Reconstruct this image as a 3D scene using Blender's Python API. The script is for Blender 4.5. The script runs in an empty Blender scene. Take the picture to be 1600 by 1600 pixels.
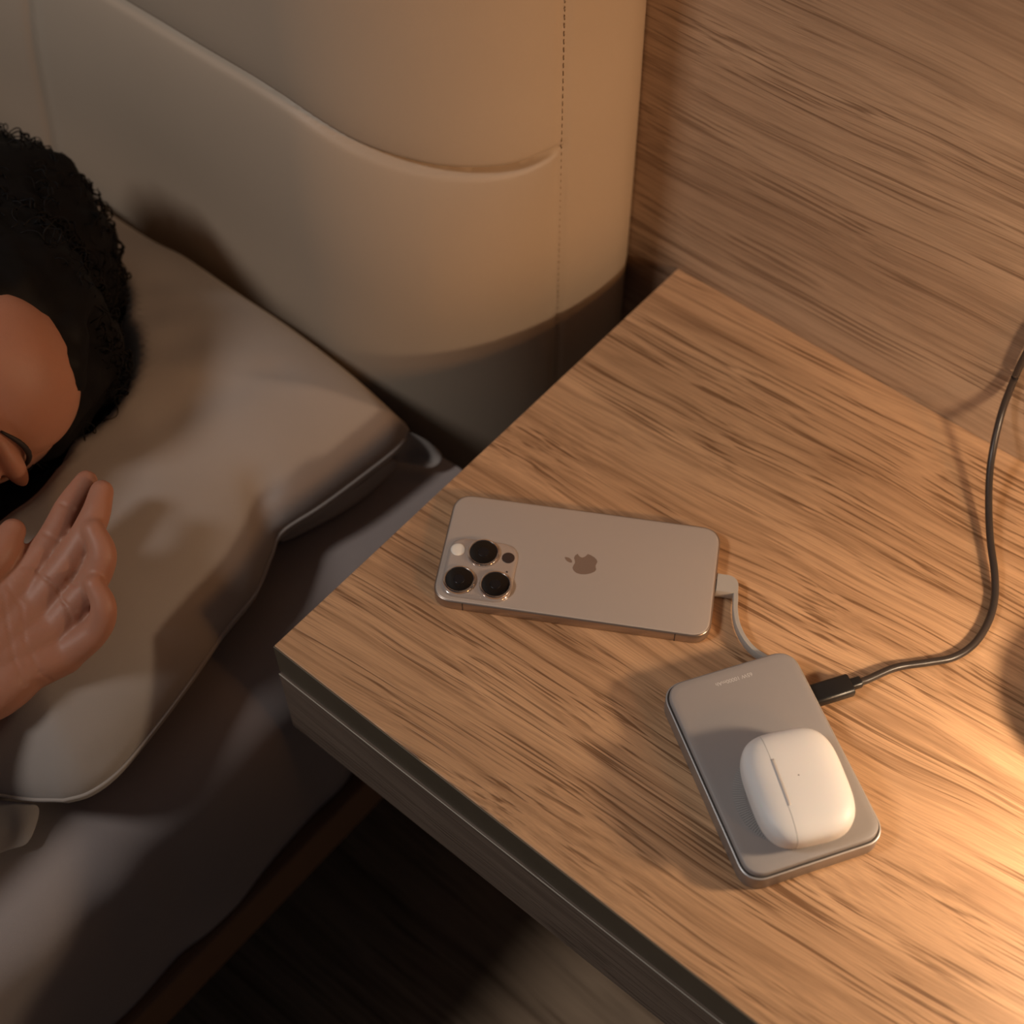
import bpy, bmesh, math, random
from mathutils import Vector, Matrix, noise
random.seed(7)
SC = bpy.context.scene
COL = SC.collection
H0 = 50.0                       # height of the bedside table top above the floor, cm

def W(x, y, z):                 # cm, origin at the near left corner of the table top -> metres
    return Vector((x / 100, y / 100, (z + H0) / 100))

# ------------------------------------------------------------------ camera
FPX, YAW, PITCH, ROLL = 2302.0, -0.7069, 0.94711, -0.01303
CO = Vector((35.671, -22.104, 67.480))
cd = Vector((math.sin(YAW) * math.cos(PITCH), math.cos(YAW) * math.cos(PITCH), -math.sin(PITCH)))
_r = Vector((math.cos(YAW), -math.sin(YAW), 0)); _u = _r.cross(cd)
cr = math.cos(ROLL) * _r + math.sin(ROLL) * _u
cu = -math.sin(ROLL) * _r + math.cos(ROLL) * _u
cam = bpy.data.cameras.new('camera'); camo = bpy.data.objects.new('camera', cam); COL.objects.link(camo)
cam.sensor_width = 36; cam.lens = FPX / 1600 * 36; cam.clip_start = 0.01
M = Matrix((cr, cu, -cd)).transposed().to_4x4(); M.translation = W(*CO); camo.matrix_world = M
cam.dof.use_dof = True; cam.dof.focus_distance = 0.76; cam.dof.aperture_fstop = 5.6
SC.camera = camo

def at(px, py, z):              # photograph pixel (1600 frame) -> the real point on the level z (cm)
    v = cd + cr * ((px - 800) / FPX) + cu * ((800 - py) / FPX)
    return CO + v * ((z - CO.z) / v.z)

# ------------------------------------------------------------------ light
SC.view_settings.view_transform = 'Standard'; SC.view_settings.look = 'None'
SC.view_settings.exposure = 0.06; SC.view_settings.gamma = 1.0
SC.view_settings.use_curve_mapping = False
wd = bpy.data.worlds.new('room_ambient'); SC.world = wd; wd.use_nodes = True
wd.node_tree.nodes['Background'].inputs[0].default_value = (0.75, 0.82, 1.0, 1)
wd.node_tree.nodes['Background'].inputs[1].default_value = 0.03

def area(name, loc, target, size, power, color, shape='DISK'):
    l = bpy.data.lights.new(name, 'AREA'); l.shape = shape; l.size = size; l.energy = power; l.color = color
    o = bpy.data.objects.new(name, l); COL.objects.link(o); o.location = W(*loc)
    o.rotation_euler = (W(*target) - W(*loc)).to_track_quat('-Z', 'Y').to_euler(); return o
area('room_lamp_light', (-61, -102, 158), (0, 8, 0), 0.34, 13.0, (1.0, 0.94, 0.88))
sl = bpy.data.lights.new('headboard_glow_spot', 'SPOT'); sl.energy = 25; sl.color = (1.0, 0.46, 0.15); sl.spot_size = math.radians(35); sl.spot_blend = 1.0; sl.shadow_soft_size = 0.10  # orange spot added for the headboard glow, no fixture; cone kept off the bed
slo = bpy.data.objects.new('headboard_glow_spot', sl); COL.objects.link(slo); slo.location = W(135, 4, 66)
slo.rotation_euler = (W(-8, 32, 16) - W(135, 4, 66)).to_track_quat('-Z', 'Y').to_euler()
bl = bpy.data.lights.new('bedside_bulb', 'POINT'); bl.energy = 3.1; bl.color = (1.0, 0.74, 0.49); bl.shadow_soft_size = 0.016
LAMP = (45, 21, 14.8)
blo = bpy.data.objects.new('bedside_bulb', bl); COL.objects.link(blo); blo.location = W(*LAMP)

# ------------------------------------------------------------------ helpers
def obj(name, me, mat=None, parent=None, smooth=True):
    if isinstance(me, bmesh.types.BMesh):
        bm = me; me = bpy.data.meshes.new(name); bm.to_mesh(me); bm.free()
    if mat and not me.materials: me.materials.append(mat)
    if smooth:
        for p in me.polygons: p.use_smooth = True
    o = bpy.data.objects.new(name, me); COL.objects.link(o)
    if parent: o.parent = parent
    return o

def root(name, loc, rz, label, cat, group=None):
    o = bpy.data.objects.new(name, None); COL.objects.link(o); o.empty_display_size = 0.02
    o.location = W(*loc); o.rotation_euler = (0, 0, rz); o['label'] = label; o['category'] = cat
    if group: o['group'] = group
    return o

def tag(o, label, cat):
    o['label'] = label; o['category'] = cat; return o

def bevel_mod(o, w, seg=3, ang=30):
    m = o.modifiers.new('bevel', 'BEVEL'); m.width = w; m.segments = seg; m.limit_method = 'ANGLE'; m.angle_limit = math.radians(ang)
    return o

def box(bm, x0, x1, y0, y1, z0, z1):        # cm in, metres out (local)
    v = [bm.verts.new((x / 100, y / 100, z / 100)) for x in (x0, x1) for y in (y0, y1) for z in (z0, z1)]
    for f in ((0, 1, 3, 2), (4, 6, 7, 5), (0, 4, 5, 1), (2, 3, 7, 6), (0, 2, 6, 4), (1, 5, 7, 3)):
        bm.faces.new([v[i] for i in f])

def boxo(name, x0, x1, y0, y1, z0, z1, mat, parent=None, bev=0.0004):
    bm = bmesh.new(); box(bm, x0, x1, y0, y1, z0, z1); bmesh.ops.recalc_face_normals(bm, faces=bm.faces)
    o = obj(name, bm, mat, parent, smooth=False)
    if bev: bevel_mod(o, bev, 2)
    return o

def squircle(hw, hh, r, n=12, p=2.3):       # rounded rectangle outline, softened corners
    pts = []
    for q, (sx, sy) in enumerate(((1, 1), (-1, 1), (-1, -1), (1, -1))):
        for k in range(n + 1):
            a = math.pi / 2 * k / n
            c, s = math.cos(a) ** (2 / p), math.sin(a) ** (2 / p)
            if q % 2: c, s = math.sin(a) ** (2 / p), math.cos(a) ** (2 / p)
            pts.append((sx * (hw - r + r * c), sy * (hh - r + r * s)))
    return pts

def loft(bm, rings, cap0=True, cap1=True):  # rings: lists of (x,y,z) cm
    R = [[bm.verts.new((p[0] / 100, p[1] / 100, p[2] / 100)) for p in ring] for ring in rings]
    n = len(R[0])
    for a, b in zip(R[:-1], R[1:]):
        for i in range(n):
            bm.faces.new((a[i], a[(i + 1) % n], b[(i + 1) % n], b[i]))
    if cap0: bm.faces.new(list(reversed(R[0])))
    if cap1: bm.faces.new(R[-1])
    return R

def slab(hw, hh, r, prof, p=2.3, n=12, cx=0, cy=0):     # prof: list of (inset, z)
    bm = bmesh.new(); rings = []
    for ins, z in prof:
        rings.append([(x + cx, y + cy, z) for x, y in squircle(hw - ins, hh - ins, max(r - ins, 0.02), n, p)])
    loft(bm, rings); bmesh.ops.recalc_face_normals(bm, faces=bm.faces); return bm

def disc(bm, cx, cy, r, prof, n=40):        # lathe: prof (radius, z)
    rings = [[(cx + q * math.cos(2 * math.pi * i / n), cy + q * math.sin(2 * math.pi * i / n), z) for i in range(n)] for q, z in prof]
    loft(bm, rings)

def edges_sharp(o, ang=35):
    me = o.data
    if hasattr(me, 'set_sharp_from_angle'): me.set_sharp_from_angle(angle=math.radians(ang))
    return o

def tube_mesh(bm, pts, rad, n=10, flat=None):   # pts cm; rad float or list
    pts = [Vector(p) for p in pts]; N = len(pts); up = Vector((0, 0, 1)); rings = []
    for i, p in enumerate(pts):
        t = (pts[min(i + 1, N - 1)] - pts[max(i - 1, 0)]).normalized()
        s = t.cross(up)
        if s.length < 1e-3: s = t.cross(Vector((0, 1, 0)))
        s.normalize(); w = s.cross(t).normalized(); r = rad[i] if isinstance(rad, (list, tuple)) else rad
        a, b = (r, r) if flat is None else flat
        rings.append([tuple(p + s * (a * math.cos(2 * math.pi * k / n)) + w * (b * math.sin(2 * math.pi * k / n))) for k in range(n)])
    loft(bm, rings)

def spline(pts, m=12):                          # Catmull-Rom
    P = [Vector(p) for p in pts]; P = [2 * P[0] - P[1]] + P + [2 * P[-1] - P[-2]]; out = []
    for i in range(1, len(P) - 2):
        for k in range(m):
            t = k / m; a, b, c, d = P[i - 1], P[i], P[i + 1], P[i + 2]
            out.append(0.5 * ((2 * b) + (c - a) * t + (2 * a - 5 * b + 4 * c - d) * t * t + (3 * b - a - 3 * c + d) * t ** 3))
    out.append(P[-2]); return out

# ------------------------------------------------------------------ materials
def newmat(name):
    m = bpy.data.materials.new(name); m.use_nodes = True; nt = m.node_tree
    return m, nt, nt.nodes['Principled BSDF']

def plain(name, col, rough=0.5, metal=0.0, spec=0.5, bump=None, var=None, coat=0, sheen=0, sss=0):
    m, nt, b = newmat(name); L = nt.links.new
    b.inputs['Base Color'].default_value = (*col, 1); b.inputs['Roughness'].default_value = rough
    b.inputs['Metallic'].default_value = metal; b.inputs['Specular IOR Level'].default_value = spec
    b.inputs['Coat Weight'].default_value = coat; b.inputs['Sheen Weight'].default_value = sheen
    if sss:
        b.inputs['Subsurface Weight'].default_value = sss; b.inputs['Subsurface Radius'].default_value = (1, 0.35, 0.2)
        b.inputs['Subsurface Scale'].default_value = 0.006
    tc = nt.nodes.new('ShaderNodeTexCoord')
    if var:                                     # (scale, amount)
        n = nt.nodes.new('ShaderNodeTexNoise'); n.inputs['Scale'].default_value = var[0]; n.inputs['Detail'].default_value = 4
        L(tc.outputs['Object'], n.inputs['Vector'])
        r = nt.nodes.new('ShaderNodeMapRange'); r.inputs[3].default_value = 1 - var[1]; r.inputs[4].default_value = 1 + var[1]
        L(n.outputs[0], r.inputs[0])
        x = nt.nodes.new('ShaderNodeMix'); x.data_type = 'RGBA'; x.blend_type = 'MULTIPLY'; x.inputs[0].default_value = 1
        x.inputs[6].default_value = (*col, 1); L(r.outputs[0], x.inputs[7]); L(x.outputs[2], b.inputs['Base Color'])
    if bump:                                    # (scale, distance)
        n = nt.nodes.new('ShaderNodeTexNoise'); n.inputs['Scale'].default_value = bump[0]; n.inputs['Detail'].default_value = 3
        L(tc.outputs['Object'], n.inputs['Vector'])
        bp = nt.nodes.new('ShaderNodeBump'); bp.inputs['Distance'].default_value = bump[1]; bp.inputs['Strength'].default_value = 0.6
        L(n.outputs[0], bp.inputs['Height']); L(bp.outputs[0], b.inputs['Normal'])
    return m

def wood(name, light, mid, dark, seed=0.0, rough=0.48, sc=1.0, rot=0.0, streak=1.0):
    """oak laminate, grain along local X; metres"""
    m, nt, b = newmat(name); L = nt.links.new; N = nt.nodes.new
    tc = N('ShaderNodeTexCoord'); mp = N('ShaderNodeMapping'); mp.inputs['Location'].default_value = (seed, seed * 1.7, seed * 0.6)
    mp.inputs['Rotation'].default_value = (0, 0, rot)
    L(tc.outputs['Object'], mp.inputs[0])
    # slow sideways drift of the grain
    wv = N('ShaderNodeTexNoise'); wv.inputs['Scale'].default_value = 7 * sc; wv.inputs['Detail'].default_value = 2
    mw = N('ShaderNodeMapping'); mw.inputs['Scale'].default_value = (0.5, 1.2, 1.2); L(mp.outputs[0], mw.inputs[0]); L(mw.outputs[0], wv.inputs['Vector'])
    sb = N('ShaderNodeVectorMath'); sb.operation = 'SUBTRACT'; sb.inputs[1].default_value = (0.5, 0.5, 0.5); L(wv.outputs[1], sb.inputs[0])
    ml = N('ShaderNodeVectorMath'); ml.operation = 'MULTIPLY'; ml.inputs[1].default_value = (0.0, 0.03, 0.03); L(sb.outputs[0], ml.inputs[0])
    ad = N('ShaderNodeVectorMath'); ad.operation = 'ADD'; L(mp.outputs[0], ad.inputs[0]); L(ml.outputs[0], ad.inputs[1])
    def nz(scale, detail, rough_=0.55, w=0.0):
        k = N('ShaderNodeMapping'); k.inputs['Scale'].default_value = scale; k.inputs['Location'].default_value = (w, w, w); L(ad.outputs[0], k.inputs[0])
        n = N('ShaderNodeTexNoise'); n.inputs['Scale'].default_value = 1; n.inputs['Detail'].default_value = detail; n.inputs['Roughness'].default_value = rough_
        L(k.outputs[0], n.inputs['Vector']); return n.outputs[0]
    def ramp(src, stops):
        r = N('ShaderNodeValToRGB'); e = r.color_ramp.elements
        while len(e) < len(stops): e.new(0.5)
        for q, (p, c) in zip(e, stops): q.position = p; q.color = (c, c, c, 1)
        L(src, r.inputs[0]); return r.outputs[0]
    tone = nz((2.2 * sc, 26 * sc, 26 * sc), 4)                       # broad bands
    pore = ramp(nz((10 * sc, 560 * sc, 560 * sc), 2, 0.5, 3.1), ((0.36, 1), (0.48, 0.0)))       # short dark pores
    pmask = ramp(nz((4 * sc, 55 * sc, 55 * sc), 2, 0.5, 8.8), ((0.38, 0), (0.52, 1)))
    line = ramp(nz((3.2 * sc, 210 * sc, 210 * sc), 3, 0.6, 5.2), ((0.28, 1), (0.47, 0.0)))      # long darker lines
    fine = nz((30 * sc, 1300 * sc, 1300 * sc), 2, 0.6, 1.3)
    heart = ramp(nz((1.6 * sc, 34 * sc, 34 * sc), 2, 0.5, 12.5), ((0.455, 0), (0.49, 1), (0.525, 0)))  # cathedral veins
    def mixc(fac, a, bb, amt=1.0):
        x = N('ShaderNodeMix'); x.data_type = 'RGBA'
        if amt != 1.0 or fac is None:
            q = N('ShaderNodeMath'); q.operation = 'MULTIPLY'; q.inputs[1].default_value = amt; L(fac, q.inputs[0]); fac = q.outputs[0]
        L(fac, x.inputs[0])
        for i, s in ((6, a), (7, bb)):
            if isinstance(s, tuple): x.inputs[i].default_value = (*s, 1)
            else: L(s, x.inputs[i])
        return x.outputs[2]
    t = ramp(tone, ((0.30, 0), (0.70, 1)))
    c = mixc(t, mid, light)
    c = mixc(line, c, dark, 0.50 * streak)
    pm = N('ShaderNodeMath'); pm.operation = 'MULTIPLY'; L(pore, pm.inputs[0]); L(pmask, pm.inputs[1])
    c = mixc(pm.outputs[0], c, dark, 0.85 * streak)
    c = mixc(heart, c, dark, 0.34 * streak)
    fr = N('ShaderNodeMapRange'); fr.inputs[1].default_value = 0.3; fr.inputs[2].default_value = 0.7; fr.inputs[3].default_value = 0.86; fr.inputs[4].default_value = 1.14; L(fine, fr.inputs[0])
    x = N('ShaderNodeMix'); x.data_type = 'RGBA'; x.blend_type = 'MULTIPLY'; x.inputs[0].default_value = 1; L(c, x.inputs[6]); L(fr.outputs[0], x.inputs[7])
    L(x.outputs[2], b.inputs['Base Color'])
    hs = N('ShaderNodeMath'); hs.operation = 'ADD'; L(pm.outputs[0], hs.inputs[0]); L(fine, hs.inputs[1])
    bp = N('ShaderNodeBump'); bp.invert = True; bp.inputs['Distance'].default_value = 0.00022; bp.inputs['Strength'].default_value = 0.6
    L(hs.outputs[0], bp.inputs['Height']); L(bp.outputs[0], b.inputs['Normal'])
    b.inputs['Roughness'].default_value = rough; b.inputs['Specular IOR Level'].default_value = 0.35
    return m

M_TOP = wood('oak_laminate_top', (0.62, 0.375, 0.21), (0.45, 0.26, 0.14), (0.165, 0.078, 0.034), 0.37, rot=-0.07)
M_WALL = wood('oak_laminate_wall', (0.46, 0.315, 0.21), (0.33, 0.215, 0.14), (0.15, 0.085, 0.05), 2.3, sc=0.85, streak=0.85)
M_FRONT = wood('oak_laminate_front_dark', (0.21, 0.155, 0.12), (0.15, 0.11, 0.085), (0.075, 0.05, 0.037), 5.1, streak=0.8)  # table front, sides and bottom, toned darker than the top
M_BAND = plain('edge_band_brown', (0.10, 0.078, 0.053), 0.5, var=(60, 0.15))
M_GLINT = plain('painted_edge_glint', (0.55, 0.50, 0.42), 0.4)  # light caught on the drawer front's top edge, painted as pale colour
M_FLOOR = wood('floor_oak', (0.46, 0.32, 0.21), (0.33, 0.22, 0.14), (0.15, 0.09, 0.05), 7.7, sc=0.6)
M_HEAD = plain('beige_leatherette', (0.44, 0.355, 0.275), 0.52, spec=0.4, bump=(900, 0.00012), var=(9, 0.05))
M_THREAD = plain('seam_thread', (0.34, 0.25, 0.17), 0.7)
M_PILLOW = plain('grey_brown_cotton', (0.34, 0.302, 0.28), 0.9, spec=0.15, bump=(2200, 0.00015), var=(14, 0.08), sheen=0.15)
M_SHEET = plain('grey_sheet', (0.32, 0.275, 0.265), 0.92, spec=0.12, bump=(1800, 0.0002), var=(10, 0.10), sheen=0.15)
M_RAIL = plain('brown_bed_rail', (0.20, 0.095, 0.045), 0.6, var=(30, 0.1))
M_DARKBASE = plain('dark_bed_base', (0.03, 0.025, 0.02), 0.8)
M_SKIN = plain('warm_brown_skin', (0.40, 0.185, 0.12), 0.5, spec=0.35, bump=(700, 0.00012), var=(45, 0.10), sss=0.25)
M_HAIR = plain('black_hair', (0.006, 0.005, 0.005), 0.6, spec=0.12)
M_LASH = plain('dark_lash', (0.02, 0.012, 0.010), 0.7)
M_SHIRT = plain('white_shirt', (0.5, 0.48, 0.46), 0.9)
M_PHONE = plain('matte_glass_natural_titanium', (0.53, 0.455, 0.405), 0.38, metal=0.25, spec=0.5)
M_PFRAME = plain('brushed_titanium', (0.42, 0.34, 0.29), 0.32, metal=0.85)
M_PLATE = plain('camera_plateau_glass', (0.52, 0.45, 0.41), 0.12, metal=0.35, spec=0.7, coat=0.6)
M_RING = plain('polished_ring', (0.78, 0.70, 0.64), 0.12, metal=1.0)
M_LENS = plain('black_lens_glass', (0.004, 0.004, 0.005), 0.06, spec=0.5)
M_LENSIN = plain('lens_inner', (0.012, 0.012, 0.016), 0.25, metal=0.3)
M_FLASH = plain('flash_cream', (0.9, 0.86, 0.78), 0.25, coat=0.5)
M_LIDAR = plain('sensor_dark', (0.045, 0.03, 0.028), 0.25)
M_LOGO = plain('logo_gloss', (0.37, 0.285, 0.24), 0.22, metal=0.55)
M_GAP = plain('dark_gap', (0.05, 0.04, 0.035), 0.6)
M_BANK = plain('grey_soft_touch', (0.315, 0.29, 0.285), 0.5, spec=0.45, bump=(2500, 0.00003))
M_BANKFR = plain('anodised_grey', (0.35, 0.325, 0.32), 0.38, metal=0.55)
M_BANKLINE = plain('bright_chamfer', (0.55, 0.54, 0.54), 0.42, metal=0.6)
M_PRINT = plain('pale_print', (0.62, 0.60, 0.60), 0.5)
M_RIDGE = plain('ring_rubber', (0.36, 0.345, 0.34), 0.5)
M_STRAP = plain('grey_silicone', (0.42, 0.385, 0.35), 0.6)
M_STRAPHEAD = plain('grey_connector', (0.45, 0.41, 0.37), 0.45)
M_METAL = plain('steel_plug', (0.6, 0.6, 0.6), 0.25, metal=1.0)
M_BLACK = plain('black_plastic', (0.010, 0.010, 0.011), 0.35)
M_CABLE = plain('dark_cable', (0.035, 0.027, 0.024), 0.36, spec=0.5)
M_WHITE = plain('white_case', (0.78, 0.765, 0.76), 0.46, spec=0.5, sss=0.05)
M_HINGE = plain('hinge_satin', (0.52, 0.50, 0.50), 0.5, metal=0.2)
M_SHADE = plain('lamp_shade_fabric', (0.55, 0.45, 0.35), 0.9)
M_LAMPM = plain('lamp_dark_metal', (0.03, 0.03, 0.03), 0.4, metal=0.8)

# ------------------------------------------------------------------ room shell
o = boxo('floor', -260, 200, -240, 38, -2, 0, M_FLOOR); o.location = (0, 0, 0); o['kind'] = 'structure'
o = boxo('wall_back', -260, 200, 36.38, 39, 0, 210, M_WALL); o['kind'] = 'structure'

# ------------------------------------------------------------------ bedside table (wall hung)
TBL = root('bedside_table', (0, 0, -8.7), 0, 'wall-hung oak laminate bedside table with thick drawer front, beside the bed', 'bedside table')
TZ = 8.7
boxo('table_top', 0, 62, 0.07, 36.35, TZ - 2.55, TZ, M_TOP, TBL, 0.0006)
boxo('edge_band', 0, 62, 0.0, 0.07, TZ - 2.6, TZ - 0.03, M_BAND, TBL, 0.0002)
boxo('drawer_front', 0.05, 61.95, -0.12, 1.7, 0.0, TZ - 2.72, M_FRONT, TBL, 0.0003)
boxo('edge_glint_strip', 0.05, 61.95, -0.135, -0.095, TZ - 2.74, TZ - 2.70, M_GLINT, TBL, 0)  # thin pale strip standing in for the lit edge of the drawer front
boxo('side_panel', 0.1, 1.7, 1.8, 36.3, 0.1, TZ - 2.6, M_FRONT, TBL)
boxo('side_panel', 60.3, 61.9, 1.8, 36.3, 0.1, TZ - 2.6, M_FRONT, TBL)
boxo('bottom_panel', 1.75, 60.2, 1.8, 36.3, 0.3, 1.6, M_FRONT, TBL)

# ------------------------------------------------------------------ headboard
HB_L, HB_R = -150.0, -3.3
RC = 13.7
def hb_profile(step=0.5):
    pts = []                                    # (x, y, nx, ny, s)
    def add(x, y, nx, ny):
        s = 0 if not pts else pts[-1][4] + math.hypot(x - pts[-1][0], y - pts[-1][1]); pts.append((x, y, nx, ny, s))
    cxl, cxr = HB_L + RC, HB_R - RC
    add(HB_L, 36.2, -1, 0)
    for i in range(0, 31):
        a = math.pi - math.pi / 2 * (-i / 30) ; a = math.pi + math.pi / 2 * i / 30
        add(cxl + RC * math.cos(a), 34.2 + RC * math.sin(a), math.cos(a), math.sin(a))
    x = cxl + step
    while x < cxr: add(x, 20.5, 0, -1); x += step
    for i in range(0, 61):
        a = -math.pi / 2 + math.pi / 2 * i / 60
        add(cxr + RC * math.cos(a), 34.2 + RC * math.sin(a), math.cos(a), math.sin(a))
    add(HB_R - 0.1, 35.2, 1, 0); add(HB_R - 0.6, 36.2, 0.8, 0.6)
    return pts
HP = hb_profile()
s_end = HP[-1][4]
S_FLAT = next(p[4] for p in HP if p[0] >= HB_R - RC - 0.26)      # s where the right corner begins
# seam heights measured along the face; distance from the right corner start
SEAM = [(-140, 14.3), (-18, 14.35), (-8, 14.2), (0, 13.9), (4.5, 12.8), (7.7, 12.1), (11, 11.65), (14, 11.6), (16.5, 12.3), (19, 13.6)]
def seam_z(ds):
    if ds < SEAM[1][0]: return SEAM[1][1]
    for i, ((a, za), (b, zb)) in enumerate(zip(SEAM[:-1], SEAM[1:])):
        if a <= ds <= b:
            z0_ = SEAM[max(i - 1, 0)]; z3_ = SEAM[min(i + 2, len(SEAM) - 1)]
            m0 = (zb - z0_[1]) / (b - z0_[0]) * (b - a); m1 = (z3_[1] - za) / (z3_[0] - a) * (b - a); t = (ds - a) / (b - a)
            return (2*t**3-3*t*t+1)*za + (t**3-2*t*t+t)*m0 + (-2*t**3+3*t*t)*zb + (t**3-t*t)*m1
    return SEAM[-1][1]
def seam_z_old(ds):
    for (a, za), (b, zb) in zip(SEAM[:-1], SEAM[1:]):
        if a <= ds <= b:
            t = (ds - a) / (b - a); t = t * t * (3 - 2 * t) if zb > za or True else t
            return za + (zb - za) * t
    return SEAM[-1][1]
DS_R = 16.55                                     # right vertical seam
def left_seam(z): return -26.2 + (z - 0) * 0.26  # slanted left seam
bm = bmesh.new()
zs = [-44 + 0.8 * i for i in range(62)]
zs = [z for z in zs if z < 5] + [5 + 0.16 * i for i in range(75)] + [17 + 0.8 * i for i in range(55)]
grid = []
for (x, y, nx, ny, s) in HP:
    ds = s - S_FLAT; col = []
    for z in zs:
        sz = seam_z(min(max(ds, -139), 19)) if ds < DS_R else 99
        dz = z - sz
        g = 0.0
        if ds < DS_R:
            g -= 0.60 * math.exp(-(dz / 0.26) ** 2) * min(1, max(0, (DS_R - ds) / 2.5 + 0.15))
            g -= 0.55 * math.exp(-abs(dz) / 1.5) * min(1, max(0.0, (DS_R - ds) / 9.0))
        dl = ds - left_seam(z)
        g -= (0.30 * math.exp(-(dl / 0.45) ** 2) + 0.30 * math.exp(-abs(dl) / 3.0))
        g -= 0.12 * math.exp(-((ds - DS_R) / 0.18) ** 2)
        g += 0.5 * math.exp(-((dz + 7) / 7) ** 2) * (1 if ds < DS_R else 0) * min(1, max(0, (DS_R - ds) / 8.0))
        if z > 50: g -= (z - 50) ** 2 * 0.01
        g += 0.12 * noise.noise(Vector((x * .05, z * .05, 3)))
        col.append(bm.verts.new(((x + nx * g) / 100, (y + ny * g) / 100, (z + H0) / 100)))
    grid.append(col)
for a, b in zip(grid[:-1], grid[1:]):
    for i in range(len(zs) - 1): bm.faces.new((a[i], b[i], b[i + 1], a[i + 1]))
top = [c[-1] for c in grid]; bm.faces.new(list(reversed(top))); bm.faces.new([c[0] for c in grid]); 
bm.faces.new([v for v in grid[0]] + list(reversed(grid[-1])))
bmesh.ops.recalc_face_normals(bm, faces=bm.faces)
HBR = root('headboard', (-76, 30, -H0), 0, 'padded beige leatherette headboard with rounded corner and curved seam, behind the pillow', 'headboard')
cush = obj('cushion_cover', bm, M_HEAD); cush.parent = HBR; cush.location = -HBR.location + Vector((0, 0, 0)); edges_sharp(cush, 60)
def hb_point(ds, z, out=0.0):
    s = ds + S_FLAT
    for p, q in zip(HP[:-1], HP[1:]):
        if p[4] <= s <= q[4]:
            t = (s - p[4]) / max(1e-6, q[4] - p[4]); x, y, nx, ny = [p[k] * (1 - t) + q[k] * t for k in range(4)]
            return Vector((x + nx * out, y + ny * out, z))
# fine stitches down the right seam
sb = bmesh.new(); z = -20.0
while z < 48:
    tube_mesh(sb, [hb_point(DS_R, z, -0.10), hb_point(DS_R, z + 0.15, -0.05), hb_point(DS_R, z + 0.3, -0.10)], 0.022, 4); z += 0.5
st = obj('seam_stitching', sb, M_THREAD, HBR); st.location = Vector((0, 0, H0 / 100)) - HBR.location; st['kind'] = 'stuff'

# ------------------------------------------------------------------ bed frame + mattress
BED = root('bed_frame', (-76, -70, -H0), 0, 'low bed frame with reddish brown side rail under the mattress', 'bed frame')
def bedbox(name, *a, mat, bev=0.002):
    b = boxo(name, *a, mat, BED, bev); b.location = -BED.location; return b
bedbox('side_rail', -2.6, -0.75, -176, 19, 20.0, 24.6, mat=M_RAIL, bev=0.003)
bedbox('side_rail', -149.2, -147.4, -176, 19, 20.0, 24.6, mat=M_RAIL, bev=0.003)
bedbox('end_rail', -147.3, -2.7, -176, -174, 20.0, 24.6, mat=M_RAIL, bev=0.003)
bedbox('slat_deck', -147.3, -2.7, -173.9, 19, 21.5, 24.0, mat=M_DARKBASE)
bedbox('bed_base', -140, -9, -168, 16, 0.1, 21.4, mat=M_DARKBASE)

def sheet_wr(x, y, z):
    n = noise.noise(Vector((x * .10, y * .07, z * .1))) * 0.35 + noise.noise(Vector((x * .3, y * .16, z * .07 + 5))) * 0.16
    return n
bm = bmesh.new()
MT, MX, MR = -8.75, -1.5, 4.0
prof = []                                          # across: from bottom right, over the edge, to the left
for i in range(14): prof.append((MX, -25.2 + (MT - MR + 25.2) * i / 13, 1, 0))
for i in range(1, 13):
    a = math.pi / 2 * i / 12; prof.append((MX - MR + MR * math.cos(a), MT - MR + MR * math.sin(a), math.cos(a), math.sin(a)))
x = MX - MR - 0.7
while x > -70: prof.append((x, MT, 0, 1)); x -= 0.8
for x in (-90, -110, -130, -144): prof.append((x, MT, 0, 1))
prof += [(-148, MT - 4, -1, 0), (-148, -25.2, -1, 0)]
ys = [20.2 - 0.7 * i for i in range(90)] + [-45 - 6 * i for i in range(22)] + [-173.5]
G = []
for y in ys:
    row = []
    for (x, z, nx, nz_) in prof:
        w = sheet_wr(x, y, z)
        if x > -8:                                 # hanging folds on the side
            w += nx * (0.45 * math.sin(y * 0.75 + 1.5 * noise.noise(Vector((y * .2, z * .1, 0)))) * max(0, noise.noise(Vector((y * .09, 1, 4))) + 0.35)
                 + 0.5 * noise.noise(Vector((y * .22, z * .06, 9))))
        px_ = x + nx * w * 0.9
        row.append(bm.verts.new((min(px_, -0.75) / 100, y / 100, (z + nz_ * w + H0) / 100)))
    G.append(row)
for a, b in zip(G[:-1], G[1:]):
    for i in range(len(prof) - 1): bm.faces.new((a[i], a[i + 1], b[i + 1], b[i]))
bm.faces.new(G[0]); bm.faces.new(list(reversed(G[-1]))); bm.faces.new([r[0] for r in G] + [r[-1] for r in reversed(G)])
bmesh.ops.recalc_face_normals(bm, faces=bm.faces)
bmesh.ops.translate(bm, verts=bm.verts, vec=(0.76, 0.70, -(H0 - 25.2) / 100))
mt = obj('mattress', bm, M_SHEET); mt.location = W(-76, -70, -25.2); edges_sharp(mt, 60)
tag(mt, 'mattress under a wrinkled dark grey sheet, below the pillow and hand', 'mattress')

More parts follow.
